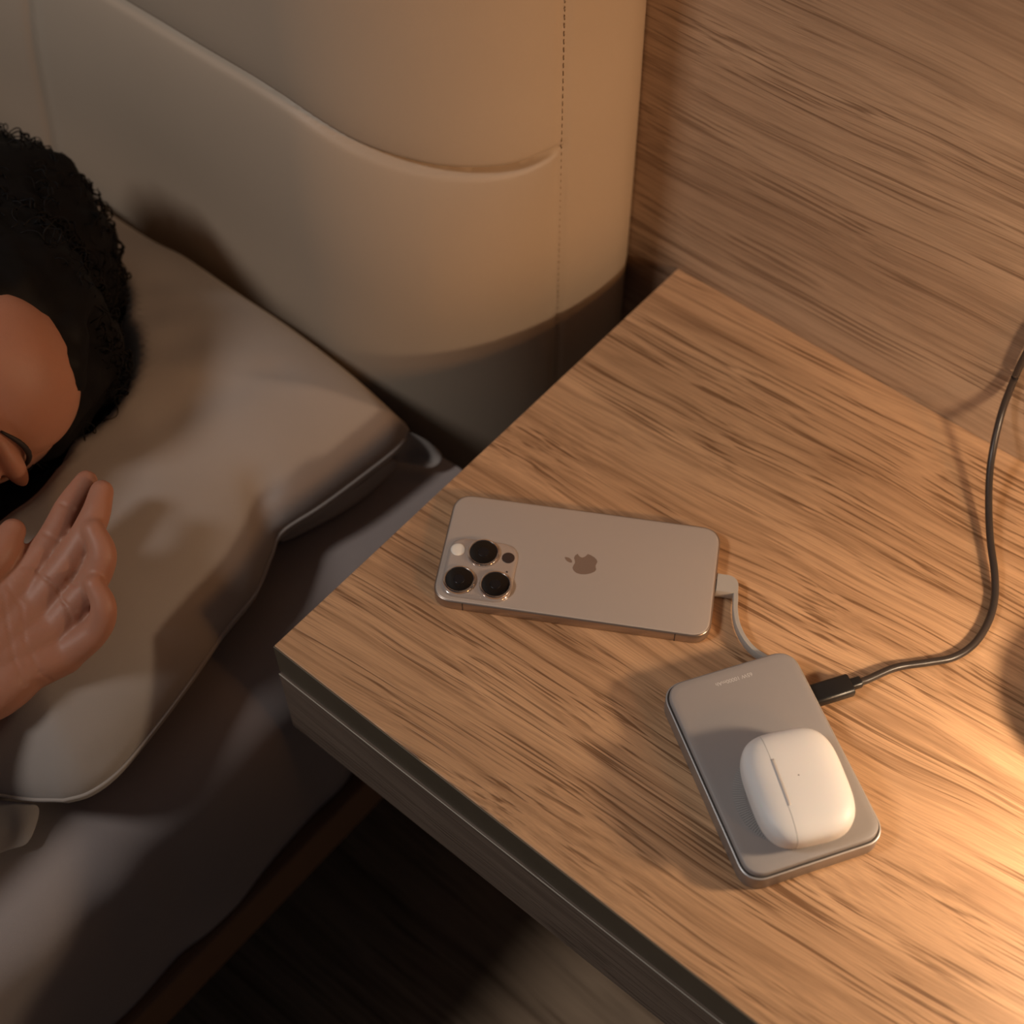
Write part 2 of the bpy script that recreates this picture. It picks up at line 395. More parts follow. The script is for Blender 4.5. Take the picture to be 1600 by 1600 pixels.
# ------------------------------------------------------------------ pillow
SEAMZ = -5.2
def unit(v): v = Vector(v); v.normalize(); return v
HEADC = at(-143, 606, 5.4)
HU = unit((0.06, 1.0, 0.02)); HN = unit((0.93, -0.05, 0.38)); HN = (HN - HU * HN.dot(HU)).normalized(); HL = HN.cross(HU).normalized()
if HL.z < 0: HL = -HL
def hd(n, u, l): return HEADC + HN * n + HU * u + HL * l
PRESS = [(hd(-6.5, 0, 0), 8.7), (at(-82, 1092, 0.3), 2.9), (at(-82, 1092, 0.3) + Vector((-0.3, -4, -0.7)), 3.5), (hd(-3, -10, 0), 6.6), (hd(-4, -17, 0), 7.2), (at(-75, 990, 1.9), 2.0), (at(-40, 1020, 1.4), 2.1), (at(-5, 960, 2.0), 1.7), (hd(-1, 0, -1), 9.0), (hd(-1, 2, 0), 8.4), (hd(-6.8, 8, 0.2), 8.9), (hd(2, -3, 0), 6.6), (hd(-2, 6, -1), 8.2)]      # what lies on the pillow and dents it
redge = [(640, 672), (618, 702), (560, 748), (500, 792), (440, 832), (424, 868), (400, 925), (352, 985), (300, 1060), (240, 1140), (185, 1205), (140, 1238), (100, 1250)]
RE = [at(px, py, SEAMZ) for px, py in redge]
RE = spline(RE, 8)
TE = [Vector((-72, 17.5, SEAMZ)), Vector((-55, 19.6, SEAMZ))] + [at(px, py, SEAMZ) for px, py in ((210, 365), (300, 415), (380, 470), (470, 530), (560, 600), (640, 672))]
TE = [Vector((p.x, min(p.y, 19.7), p.z)) for p in spline(TE, 8)]
BE = [Vector((-74, -19, SEAMZ)), Vector((-50, -21, SEAMZ)), Vector((-28, -19.6, SEAMZ)), Vector((-14, -17.2, SEAMZ)), at(10, 1243, SEAMZ), at(100, 1250, SEAMZ)]
BE = spline(BE, 8)
LE = spline([Vector((-72, 17.5, SEAMZ)), Vector((-70.5, 0, SEAMZ)), Vector((-74, -19, SEAMZ))], 8)
def param(poly, t):
    L = [0]
    for a, b in zip(poly[:-1], poly[1:]): L.append(L[-1] + (b - a).length)
    s = t * L[-1]
    for i in range(len(poly) - 1):
        if s <= L[i + 1] + 1e-9:
            return poly[i].lerp(poly[i + 1], (s - L[i]) / max(1e-9, L[i + 1] - L[i]))
    return poly[-1].copy()
outline = TE + RE[1:] + list(reversed(BE))[1:] + list(reversed(LE))[1:]
def dseg(p, a, b):
    ab = b - a; t = max(0, min(1, (p - a).dot(ab) / max(1e-9, ab.dot(ab)))); return (p - a - ab * t).length
def dout(p):
    p = Vector((p.x, p.y)); return min(dseg(p, Vector((a.x, a.y)), Vector((b.x, b.y))) for a, b in zip(outline[:-1], outline[1:]))
creases = [  # pixel polylines (on level z) pressed into the cloth: (points, depth, width cm)
    ([(432, 838), (415, 800), (410, 760), (400, 720)], 0, 0.9, 0.9),
    ([(425, 800), (480, 775), (560, 735), (600, 700)], -2, 0.55, 0.55),
    ([(420, 762), (490, 735), (560, 690)], -1, 0.45, 0.5),
    ([(430, 850), (405, 880), (330, 960)], -2, 0.3, 0.6),
    ([(320, 975), (260, 1060), (200, 1130), (140, 1180)], -2.5, 0.35, 0.5),
    ([(255, 640), (330, 590), (420, 560)], 1, 0.3, 1.4),
]
CR = [([at(px, py, z) for px, py in pts], d, w) for pts, z, d, w in creases]
NU, NV = 130, 96
def pil_h(p, d):
    R = 15.0; q = min(d / R, 1); h = max(0, 1 - (1 - q) ** 2.0) ** 0.62
    H = 7.0 + 0.5 * noise.noise(Vector((p.x * .07, p.y * .07, 1)))
    z = H * h
    pv = Vector((p.x, p.y))
    for pts, dep, w in CR:
        dm = min(dseg(pv, a.xy, b.xy) for a, b in zip(pts[:-1], pts[1:]))
        z -= dep * math.exp(-(dm / w) ** 2) * min(1, d / 1.5)
    z += (0.20 * noise.noise(Vector((p.x * .16 + p.y * .1, p.y * .28, 7))) + 0.10 * noise.noise(Vector((p.x * .5, p.y * .35, 2)))) * h
    for c, r in PRESS:
        rho = math.hypot(p.x - c.x, p.y - c.y)
        if rho < r + 3:
            cap = c.z - math.sqrt(max(0, r * r - rho * rho)) - SEAMZ + max(0, rho - r) * 1.6
            k_ = 0.8; t_ = max(0, min(1, 0.5 + 0.5 * (cap - z) / k_)); z = cap * (1 - t_) + z * t_ - k_ * t_ * (1 - t_)
            z = max(z, 0.3)
    return z
def coons(u, v):
    c00, c10, c01, c11 = BE[0], BE[-1], TE[0], TE[-1]
    b, t, l, r = param(BE, u), param(TE, u), param(list(reversed(LE)), v), param(list(reversed(RE)), v)
    return (1 - v) * b + v * t + (1 - u) * l + u * r - ((1 - u) * (1 - v) * c00 + u * (1 - v) * c10 + (1 - u) * v * c01 + u * v * c11)
bm = bmesh.new()
def ease(t): return 0.5 - 0.5 * math.cos(math.pi * t)
topg, botg = [], []
PH = {}
for i in range(NU + 1):
    u = ease(i / NU); u = 0.35 * i / NU + 0.65 * u; rt, rb = [], []
    for j in range(NV + 1):
        v = 0.3 * j / NV + 0.7 * ease(j / NV)
        p = coons(u, v); edge = i in (0, NU) or j in (0, NV)
        d = 0 if edge else dout(p)
        h = 0 if edge else pil_h(p, d)
        tv = bm.verts.new((p.x / 100, p.y / 100, (SEAMZ + h + H0) / 100)); rt.append(tv)
        if edge: rb.append(tv)
        else:
            q = min(d / 4.5, 1)
            rb.append(bm.verts.new((p.x / 100, p.y / 100, (SEAMZ - 2.85 * math.sqrt(1 - (1 - q) ** 2) + H0) / 100)))
    topg.append(rt); botg.append(rb)
for i in range(NU):
    for j in range(NV):
        bm.faces.new((topg[i][j], topg[i + 1][j], topg[i + 1][j + 1], topg[i][j + 1]))
        bm.faces.new((botg[i][j], botg[i][j + 1], botg[i + 1][j + 1], botg[i + 1][j]))
bmesh.ops.recalc_face_normals(bm, faces=bm.faces)
PO = W(-38, 0, -8.05)
PIL = root('pillow', (-38, 0, -8.05), 0, 'plump grey-brown pillow under the sleeping head and hand', 'pillow')
pc = obj('pillow_case', bm, M_PILLOW, PIL); pc.location = -PO
rim = bmesh.new(); tube_mesh(rim, [Vector((p.x, p.y, p.z)) for p in RE[4:]] + [Vector(p) for p in list(reversed(BE))[1:]], 0.13, 8)
for v in rim.verts: v.co.z += H0 / 100
ro = obj('seam_piping', rim, M_PILLOW, PIL); ro.location = -PO
def pillow_z(x, y):
    p = Vector((x, y, 0)); return SEAMZ + pil_h(p, dout(p))

def cloth(name, rows, mat, parent, thick=0.12):     # rows of points (cm) -> thickened cloth
    b = bmesh.new(); g = [[b.verts.new(((p[0]) / 100, (p[1]) / 100, (p[2] + H0) / 100)) for p in r] for r in rows]
    for a, c in zip(g[:-1], g[1:]):
        for i in range(len(a) - 1): b.faces.new((a[i], a[i + 1], c[i + 1], c[i]))
    o = obj(name, b, mat, parent); o.location = -PO
    s = o.modifiers.new('thick', 'SOLIDIFY'); s.thickness = thick / 100; s.offset = 0
    q = o.modifiers.new('sub', 'SUBSURF'); q.levels = 2; q.render_levels = 2
    return o
def rowpx(lst): return [tuple(at(q[0], q[1], max(q[2], -7.9))) for q in lst]
# loose corner of the pillow case by the headboard, folded into an open cuff
cloth('case_corner', [rowpx([(622, 668, -5), (628, 690, -5.6), (618, 706, -6.5), (607, 715, -7.6)]),
                      rowpx([(640, 674, -5), (644, 692, -7.0), (636, 704, -8.0), (620, 722, -8.6)]),
                      rowpx([(662, 684, -5.5), (660, 704, -8.2), (650, 715, -8.9), (646, 726, -9.2)]),
                      rowpx([(676, 694, -6.2), (678, 712, -7.5), (668, 722, -8.6), (662, 731, -9.2)]),
                      rowpx([(690, 706, -7.5), (692, 718, -7.6), (686, 726, -8.2), (676, 731, -9.0)])], M_PILLOW, PIL)
# hem band of the case along the near side below the kink
cloth('case_hem', [rowpx([(616, 712, -6.3), (622, 722, -8.2), (622, 728, -9.2)]),
                   rowpx([(570, 752, -6.6), (576, 764, -8.2), (578, 772, -9.2)]),
                   rowpx([(520, 784, -6.4), (528, 797, -8.2), (530, 804, -9.2)]),
                   rowpx([(470, 808, -6.0), (478, 823, -8.0), (478, 831, -9.2)]),
                   rowpx([(436, 826, -5.6), (438, 842, -7.6), (434, 852, -9.0)])], M_PILLOW, PIL)
# open end of the case drooping onto the sheet, lower left
cloth('case_flap', [rowpx([(-70, 1250, -6), (-70, 1300, -8.5), (-70, 1350, -9.2)]),
                    rowpx([(-20, 1246, -6), (-12, 1290, -7.6), (-22, 1345, -9.1)]),
                    rowpx([(14, 1250, -6.2), (20, 1290, -8.5), (4, 1332, -9.3)]),
                    rowpx([(40, 1252, -6.4), (36, 1290, -7.4), (26, 1326, -8.9)]),
                    rowpx([(66, 1256, -7.0), (60, 1285, -8.0), (45, 1322, -9.1)])], M_PILLOW, PIL)

# ------------------------------------------------------------------ person
pb = bmesh.new()
def ell(b, c, ax, rad, sub=4):                      # ellipsoid, cm
    g = bmesh.ops.create_icosphere(b, subdivisions=sub, radius=1)
    for v in g['verts']:
        q = v.co; p = Vector(c) + ax[0] * (q.x * rad[0]) + ax[1] * (q.y * rad[1]) + ax[2] * (q.z * rad[2]); v.co = p / 100
def hell(b, n, u, l, rn, ru, rl, sub=4): ell(b, hd(n, u, l), (HN, HU, HL), (rn, ru, rl), sub)
AX = (Vector((1, 0, 0)), Vector((0, 1, 0)), Vector((0, 0, 1)))
def limb(b, pts, rad, n=30, m=8):
    P = spline(pts, m); R = []
    for i in range(len(P)):
        t = i / m; k = min(int(t), len(rad) - 2); f = t - k; R.append(rad[k] * (1 - f) + rad[k + 1] * f)
    # closed tube with rounded ends
    a = bmesh.new(); tube_mesh(a, P, R, n); me = bpy.data.meshes.new('t'); a.to_mesh(me); a.free(); b.from_mesh(me); bpy.data.meshes.remove(me)
    for p, r in ((P[0], R[0]), (P[-1], R[-1])): ell(b, p, AX, (r, r, r), 3)
hell(pb, -1.0, 2.5, 0, 9.2, 8.2, 7.4, 5)
hell(pb, 2.6, -3.2, 0, 5.8, 7.2, 5.7, 5)
hell(pb, 5.2, 3.6, 0, 3.3, 4.0, 5.0)                # forehead
for s in (-1, 1):
    hell(pb, 7.2, 0.9, 2.9 * s, 1.0, 0.7, 2.3)      # brow ridge
    hell(pb, 6.6, -0.7, 3.1 * s, 1.35, 1.05, 1.5)   # closed eyelid
    hell(pb, 5.6, -3.4, 3.6 * s, 2.2, 2.2, 2.1)     # cheek
    hell(pb, 1.5, -6.5, 4.2 * s, 4.2, 2.6, 1.7)     # jaw
    hell(pb, 8.9, -3.9, 1.2 * s, 0.8, 0.6, 0.7)     # nostril wing
    hell(pb, -0.5, -1.0, 7.3 * s, 1.7, 3.0, 0.9)    # ear
    hell(pb, 0.2, -1.0, 7.8 * s, 0.7, 2.2, 0.5)
limb(pb, [hd(7.8, 0.6, 0), hd(8.8, -1.6, 0), hd(9.6, -3.6, 0)], [0.7, 0.75, 0.95])
hell(pb, 8.0, -6.0, 0, 1.1, 0.5, 2.2); hell(pb, 7.8, -7.0, 0, 1.1, 0.6, 1.9)
hell(pb, 7.0, -9.3, 0, 1.8, 1.7, 2.2)               # chin
limb(pb, [hd(-1.5, -4, 0), hd(-2.5, -10, 0), hd(-4, -17, 0)], [5.6, 5.6, 6.4])
SHC = hd(-6, -28, 2.0)
ell(pb, SHC, (HN, HU, HL), (7.5, 10, 11.5), 4)        # shoulders and chest
ell(pb, hd(-6, -40, 2.2), (HN, HU, HL), (9.0, 16, 11), 4)
SH_L = hd(-3, -23, -12)
SH_L = Vector((SH_L.x, SH_L.y, max(SH_L.z, -1.0)))
WR = at(-82, 1092, 0.3)
EL = WR + Vector((-1.5, -24.0, -4.2))
limb(pb, [SH_L, (SH_L + EL) / 2 + Vector((0, -1, 0)), EL], [5.2, 4.6, 3.8])
limb(pb, [EL, EL.lerp(WR, 0.35), EL.lerp(WR, 0.8), WR], [3.9, 4.0, 2.9, 2.55])
# upper (right) arm resting along the body
RS = hd(-6, -25, 6.5); limb(pb, [RS, hd(-6, -38, 9), hd(0, -50, 8)], [5.0, 4.4, 3.6]); limb(pb, [hd(0, -50, 8), hd(12, -56, 0)], [3.6, 2.6])
# hand: pixel joints with their real height (cm)
dz = 0.0
fing = {
 'index':  ([(18, 925, 2.3), (78, 850, 3.2), (108, 793, 3.8), (135, 752, 4.1)], [1.15, 0.86, 0.76, 0.62]),
 'middle': ([(56, 945, 1.7), (112, 872, 3.2), (146, 812, 4.3), (159, 768, 4.7)], [1.15, 0.88, 0.80, 0.64]),
 'ring':   ([(85, 980, 1.0), (140, 915, 2.5), (160, 868, 3.8), (146, 828, 4.6)], [1.10, 0.84, 0.76, 0.60]),
 'pinky':  ([(100, 1022, 0.2), (150, 985, 1.4), (162, 948, 2.6), (147, 913, 3.4)], [1.05, 0.76, 0.68, 0.54]),
 'thumb':  ([(-75, 990, 1.8), (-38, 910, 3.3), (-2, 866, 4.0), (20, 830, 4.2)], [1.5, 1.15, 0.95, 0.70]),
}
FP = {}
for k, (pts, rad) in fing.items():
    P = [at(*q) for q in pts]; FP[k] = P
    limb(pb, P, rad, 24, 8)
for k, r0, r1 in (('index', 1.6, 1.15), ('middle', 1.6, 1.15), ('ring', 1.5, 1.1), ('pinky', 1.5, 1.1)):
    limb(pb, [WR, WR.lerp(FP[k][0], 0.5) + Vector((0, 0, 0.15)), FP[k][0]], [r0 + 0.3, r0, r1], 24, 8)
limb(pb, [WR + Vector((-0.5, 0.5, 0.3)), FP['thumb'][0]], [1.9, 1.7])
ell(pb, WR.lerp(FP['thumb'][1], 0.55) + Vector((0, 0, -0.2)), AX, (2.0, 2.6, 1.6), 3)     # thenar
ell(pb, WR.lerp(FP['pinky'][0], 0.5) + Vector((0.35, -0.2, 0.1)), AX, (1.5, 3.0, 1.5), 3)     # hypothenar
for v in pb.verts: v.co.z += H0 / 100
PORI = W(HEADC.x, HEADC.y - 20, -9.6)
me = bpy.data.meshes.new('body'); pb.to_mesh(me); pb.free()
tmp = bpy.data.objects.new('tmp', me); COL.objects.link(tmp)
r = tmp.modifiers.new('r', 'REMESH'); r.mode = 'VOXEL'; r.voxel_size = 0.0012; r.use_smooth_shade = True
s = tmp.modifiers.new('s', 'SMOOTH'); s.factor = 0.5; s.iterations = 7
dg = bpy.context.evaluated_depsgraph_get(); em = bpy.data.meshes.new_from_object(tmp.evaluated_get(dg)); bpy.data.objects.remove(tmp)
em.name = 'body'
# palm and finger creases pressed into the skin
lines = [[(12, 915), (35, 950), (38, 1000), (62, 1050), (82, 1065)], [(5, 930), (12, 980), (22, 1030), (40, 1070)],
         [(38, 888), (58, 892), (92, 925), (112, 968)], [(68, 832), (92, 846)], [(95, 787), (115, 795)],
         [(75, 905), (100, 925)], [(105, 905), (118, 915)], [(98, 940), (118, 955)]]
import numpy as np
co = np.empty(len(em.vertices) * 3); em.vertices.foreach_get('co', co); co = co.reshape(-1, 3)
no = np.array([v.normal[:] for v in em.vertices])
vv = co * 100 - np.array([CO.x, CO.y, CO.z + H0]); dd = vv @ np.array(cd)
pxy = np.stack([800 + FPX * (vv @ np.array(cr)) / dd, 800 - FPX * (vv @ np.array(cu)) / dd], 1)
face_ = (no @ -np.array(cd)) > 0.3
for ln in lines:                                   # shallow grooves on the side of the hand that is seen
    for a, b in zip(ln[:-1], ln[1:]):
        a, b = np.array(a, float), np.array(b, float); ab = b - a; t = np.clip(((pxy - a) @ ab) / (ab @ ab), 0, 1)
        d = np.linalg.norm(pxy - a - t[:, None] * ab, axis=1) / 2500
        co -= no * (0.0006 * np.exp(-(d / 0.0010) ** 2) * face_)[:, None]
co -= np.array(PORI); em.vertices.foreach_set('co', co.ravel()); em.update()
PER = root('person', (HEADC.x, HEADC.y - 20, -9.6), 0, 'sleeping person with curly black hair, open palm resting on the pillow', 'person')
for mt_ in list(em.materials): pass
em.materials.clear()
body = obj('body', em, M_SKIN, PER)
# T-shirt
sh = bmesh.new()
ell(sh, SHC + Vector((0, -1, 0)), (HN, HU, HL), (8.2, 10.5, 12.2), 4); ell(sh, hd(-6, -40, 2.2), (HN, HU, HL), (9.7, 17, 11.8), 4)
limb(sh, [SH_L, (SH_L + EL) / 2 + Vector((0, -1, 0))], [5.6, 5.1]); limb(sh, [RS, hd(-6, -36, 8.8)], [5.8, 5.3])
me = bpy.data.meshes.new('shirt'); sh.to_mesh(me); sh.free()
so = obj('shirt', me, M_SHIRT, PER); so.location = Vector((0, 0, H0 / 100)) - PORI
r = so.modifiers.new('r', 'REMESH'); r.mode = 'VOXEL'; r.voxel_size = 0.005; r.use_smooth_shade = True
def facecurve(name, pts, rad, mat):
    b = bmesh.new(); P = spline([hd(*q) for q in pts], 6); n_ = len(P)
    tube_mesh(b, P, [rad * (0.35 + 0.65 * math.sin(math.pi * (i + 0.5) / n_)) for i in range(n_)], 8)
    o = obj(name, b, mat, PER); o.location = Vector((0, 0, H0 / 100)) - PORI; return o
for s in (-1, 1):
    facecurve('eyebrow', [(8.15, 1.2, 1.3 * s), (8.15, 1.75, 2.6 * s), (7.2, 1.9, 4.0 * s), (6.0, 1.3, 5.0 * s)], 0.17, M_LASH)
    facecurve('eyelashes', [(7.85, -0.95, 1.7 * s), (8.1, -1.35, 2.7 * s), (7.65, -1.4, 3.7 * s), (6.8, -1.0, 4.5 * s)], 0.09, M_LASH)
# hair
hb = bmesh.new()
hell(hb, -1.9, 4.6, 0, 9.3, 7.9, 8.5, 5); hell(hb, -8.0, 8.6, 0.4, 9.2, 8.4, 8.6, 5); hell(hb, -6.5, 0, 0, 7.0, 9.5, 8.3, 4)
hell(hb, -0.5, 6.8, -2.6, 6.4, 5.0, 5.4, 4)
base = [v.co.copy() for v in hb.verts]
for v in hb.verts:
    q = v.co * 100; n = noise.noise(q * 0.35) * 0.9 + noise.noise(q * 0.9) * 0.45
    c = hd(-3.5, 5, 1); d = (q - c).normalized(); v.co = (q + d * n) / 100
# curls
cv = bmesh.new()
for i in range(2600):
    p = random.choice(base) * 100; c = hd(-3.5, 5, 1); d = (p - c).normalized()
    if (p - c).length < 6.5 or ((p - HEADC).dot(HN) > 4.5 and (p - HEADC).dot(HU) < 9): continue
    t = d.cross(Vector((random.uniform(-1, 1), random.uniform(-1, 1), random.uniform(-1, 1)))).normalized(); w = d.cross(t)
    rr = random.uniform(0.10, 0.26); n_ = 16; L = random.uniform(1.0, 2.4); ph = random.uniform(0, 6.28)
    pts = [p + d * (0.0 + 0.45 * math.sin(math.pi * k / n_)) + t * (L * (k / n_ - 0.5)) + w * (rr * math.cos(ph + 9 * k / n_)) + d * (rr * math.sin(ph + 9 * k / n_)) for k in range(n_)]
    tube_mesh(cv, pts, random.uniform(0.03, 0.07), 4)
m2 = bpy.data.meshes.new('c'); cv.to_mesh(m2); cv.free(); hb.from_mesh(m2); bpy.data.meshes.remove(m2)
ho = obj('curly_hair', hb, M_HAIR, PER); ho.location = Vector((0, 0, H0 / 100)) - PORI

# ------------------------------------------------------------------ blanket over the sleeper, below the frame
bm = bmesh.new(); G = []
for i in range(75):
    y = -39.0 - 1.7 * i; row = []
    for j in range(88):
        x = -143 + 1.6 * j
        k_ = math.hypot((x + 30) / 27.0, 0) ; bump = max(0, 1 - k_ ** 2.4) ** 0.6 if k_ < 1 else 0
        hgt = (26.0 - 9.0 * min(1, max(0, (-y - 60) / 60))) * bump + 2.2
        n_ = noise.noise(Vector((x * .08, y * .05, 3))) * 1.1 + noise.noise(Vector((x * .2, y * .12, 8))) * 0.4
        if i == 0: hgt = max(hgt - 1.6, 1.2)
        row.append(bm.verts.new((x / 100, y / 100, (-7.6 + hgt + n_ * 0.8 + H0) / 100)))
    G.append(row)
for a, b in zip(G[:-1], G[1:]):
    for i in range(len(a) - 1): bm.faces.new((a[i], a[i + 1], b[i + 1], b[i]))
bmesh.ops.recalc_face_normals(bm, faces=bm.faces)
org = W(-70, -100, -8); bmesh.ops.translate(bm, verts=bm.verts, vec=-org)
bl_ = obj('blanket', bm, M_SHEET); bl_.location = org; s_ = bl_.modifiers.new('thick', 'SOLIDIFY'); s_.thickness = 0.012; s_.offset = 1
tag(bl_, 'grey blanket pulled up over the sleeping person, below the pillow', 'blanket')

# ------------------------------------------------------------------ phone
PA = 0.5247
PHN = root('smartphone', (9.503, 14.041, 0.02), PA, 'rose-grey smartphone lying face down with three black camera lenses', 'phone')
T = 0.80
fr = obj('frame', slab(7.48, 3.575, 1.18, [(0.16, 0.0), (0.05, 0.03), (0.0, 0.12), (0.0, T - 0.10), (0.03, T - 0.04), (0.07, T - 0.015)], 2.5), M_PFRAME, PHN)
bk = obj('back_glass', slab(7.48 - 0.085, 3.575 - 0.085, 1.10, [(0.0, T - 0.06), (0.0, T - 0.02), (0.03, T + 0.005), (0.09, T + 0.015)], 2.5), M_PHONE, PHN)
edges_sharp(fr, 40); edges_sharp(bk, 40)
pl = obj('camera_plateau', slab(1.93, 1.93, 1.05, [(0.0, T), (0.03, T + 0.09), (0.10, T + 0.16), (0.24, T + 0.18)], 2.5, 12, -5.22, -1.36), M_PLATE, PHN); edges_sharp(pl, 50)
for cx, cy in ((-5.18, -0.36), (-6.15, -2.30), (-4.17, -2.30)):
    b = bmesh.new(); disc(b, cx, cy, 0, [(0.88, T + 0.15), (0.88, T + 0.30), (0.85, T + 0.345), (0.79, T + 0.355), (0.76, T + 0.34), (0.74, T + 0.33)])
    ring = obj('camera_lens', b, M_RING, PHN); edges_sharp(ring, 35)
    b = bmesh.new(); disc(b, cx, cy, 0, [(0.755, T + 0.30), (0.755, T + 0.345), (0.72, T + 0.352)])
    g = obj('lens_glass', b, M_LENS, ring); edges_sharp(g)
    b = bmesh.new(); disc(b, cx, cy, 0, [(0.30, T + 0.3505), (0.30, T + 0.3535), (0.26, T + 0.354)], 28); obj('lens_core', b, M_LENSIN, ring)
b = bmesh.new(); disc(b, -6.60, -0.32, 0, [(0.40, T + 0.16), (0.40, T + 0.195), (0.33, T + 0.215), (0.15, T + 0.222)]); obj('flash', b, M_FLASH, PHN)
b = bmesh.new(); disc(b, -3.80, -0.42, 0, [(0.35, T + 0.16), (0.35, T + 0.188), (0.32, T + 0.192)]); obj('depth_sensor', b, M_LIDAR, PHN)
b = bmesh.new(); disc(b, -3.72, -2.05 + 0.72, 0, [(0.06, T + 0.16), (0.06, T + 0.186)], 12); obj('microphone_hole', b, M_GAP, PHN)
# emblem: fruit outline with a bite on its right and a leaf; upright = towards the phone's top (-x), right = +y
def emblem():
    body_ = []
    def arc(cx, cy, r, a0, a1, n=10):
        return [(cx + r * math.cos(math.radians(a0 + (a1 - a0) * k / n)), cy + r * math.sin(math.radians(a0 + (a1 - a0) * k / n))) for k in range(n + 1)]
    key = [(0.0, 0.50), (0.16, 0.54), (0.30, 0.60), (0.48, 0.57), (0.62, 0.44)]
    body_ += key
    body_ += [(0.62 - 0.02 - 0.30 * math.sin(math.pi * k / 10) * 0.62, 0.44 - 0.52 * k / 10) for k in range(1, 10)]
    body_ += [(0.70, -0.12), (0.64, -0.32), (0.54, -0.50), (0.40, -0.66), (0.26, -0.72), (0.12, -0.68), (0.0, -0.65), (-0.12, -0.68), (-0.26, -0.72),
              (-0.40, -0.66), (-0.55, -0.46), (-0.66, -0.20), (-0.70, 0.06), (-0.66, 0.32), (-0.53, 0.50), (-0.36, 0.59), (-0.18, 0.56)]
    leaf = [(-0.02, 0.66), (-0.03, 0.80), (0.04, 0.96), (0.16, 1.07), (0.29, 1.12), (0.30, 0.96), (0.24, 0.80), (0.12, 0.69)]
    return body_, leaf
bd, lf = emblem(); b = bmesh.new()
for poly in (bd, lf):
    vs = [b.verts.new(((0.30 - 0.98 * y) / 100, (0.98 * x - 0.02) / 100, (T + 0.0165) / 100)) for x, y in poly]
    f = b.faces.new(vs); f.normal_update()
    if f.normal.z < 0: f.normal_flip()
    ex = bmesh.ops.extrude_face_region(b, geom=[f]); 
    for v in [g for g in ex['geom'] if isinstance(g, bmesh.types.BMVert)]: v.co.z += 0.00002
bmesh.ops.triangulate(b, faces=b.faces); bmesh.ops.recalc_face_normals(b, faces=b.faces)
obj('logo', b, M_LOGO, PHN, smooth=False)
for x in (-5.75, 5.65):
    boxo('antenna_line', x - 0.03, x + 0.03, -3.582, -3.50, 0.08, T - 0.05, M_GAP, PHN, 0)
boxo('power_button', -3.3, -1.4, -3.60, -3.4, 0.24, 0.50, M_PFRAME, PHN, 0.0008)
boxo('camera_button', 1.9, 4.0, -3.583, -3.4, 0.24, 0.50, M_PFRAME, PHN, 0.0004)

# ------------------------------------------------------------------ power bank
BA = -0.5535; BC = (24.22, 10.68)
BNK = root('power_bank', (*BC, 0.02), BA, 'slim grey power bank with rounded corners, carrying the white earbud case', 'power bank')
def bk_pt(a, c, z):
    return Vector((BC[0] + a * math.cos(BA) - c * math.sin(BA), BC[1] + a * math.sin(BA) + c * math.cos(BA), z))
gv = obj('groove', slab(5.47, 3.59, 1.1, [(0.0, 1.1), (0.0, 1.168)], 2.3), M_GAP, BNK); edges_sharp(gv, 30)
fr = obj('metal_frame', slab(5.54, 3.66, 1.15, [(0.10, 0.0), (0.02, 0.03), (0.0, 0.08), (0.0, 1.13), (0.05, 1.15)], 2.3), M_BANKFR, BNK); edges_sharp(fr, 30)
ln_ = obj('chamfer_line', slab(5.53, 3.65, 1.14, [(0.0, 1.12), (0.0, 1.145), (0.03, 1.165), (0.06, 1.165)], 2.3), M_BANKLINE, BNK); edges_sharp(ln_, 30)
tp = obj('top_pad', slab(5.38, 3.50, 1.02, [(0.0, 1.14), (0.0, 1.42), (0.03, 1.475), (0.09, 1.50), (0.4, 1.505)], 2.3), M_BANK, BNK); edges_sharp(tp, 50)
# ridged charging ring under the case
b = bmesh.new(); rcx, rcy = 2.05, -0.02
for k in range(128):
    a = 2 * math.pi * k / 128; da = 0.011
    r0, r1 = 2.1, 2.68
    v = [b.verts.new(((rcx + r * math.cos(a + s)) / 100, (rcy + r * math.sin(a + s)) / 100, 0.01502 + h)) for h in (0, 0.0003) for r, s in ((r0, -da), (r1, -da), (r1, da), (r0, da))]
    for f in ((4, 5, 6, 7), (0, 1, 5, 4), (1, 2, 6, 5), (2, 3, 7, 6), (3, 0, 4, 7)): b.faces.new([v[i] for i in f])
rg = obj('ridged_ring', b, M_RIDGE, BNK, smooth=False); rg['kind'] = 'stuff'
# printed text, read from the far side
tcu = bpy.data.curves.new('print', 'FONT'); tcu.body = '65W 10000mAh'; tcu.size = 0.0030; tcu.align_x = 'CENTER'; tcu.extrude = 0.00001
to = bpy.data.objects.new('tmp_text', tcu); COL.objects.link(to)
dg = bpy.context.evaluated_depsgraph_get(); tme = bpy.data.meshes.new_from_object(to.evaluated_get(dg)); bpy.data.objects.remove(to)
tx = obj('printed_text', tme, M_PRINT, BNK, smooth=False); tx.location = (-0.0472, 0.0002, 0.01507); tx.rotation_euler = (0, 0, math.radians(-90))
b = bmesh.new(); box(b, -2.85 - 0.5, -2.85 + 0.5, 3.50, 3.575, 0.62, 0.98); po = obj('charging_port', b, M_GAP, BNK, smooth=False)

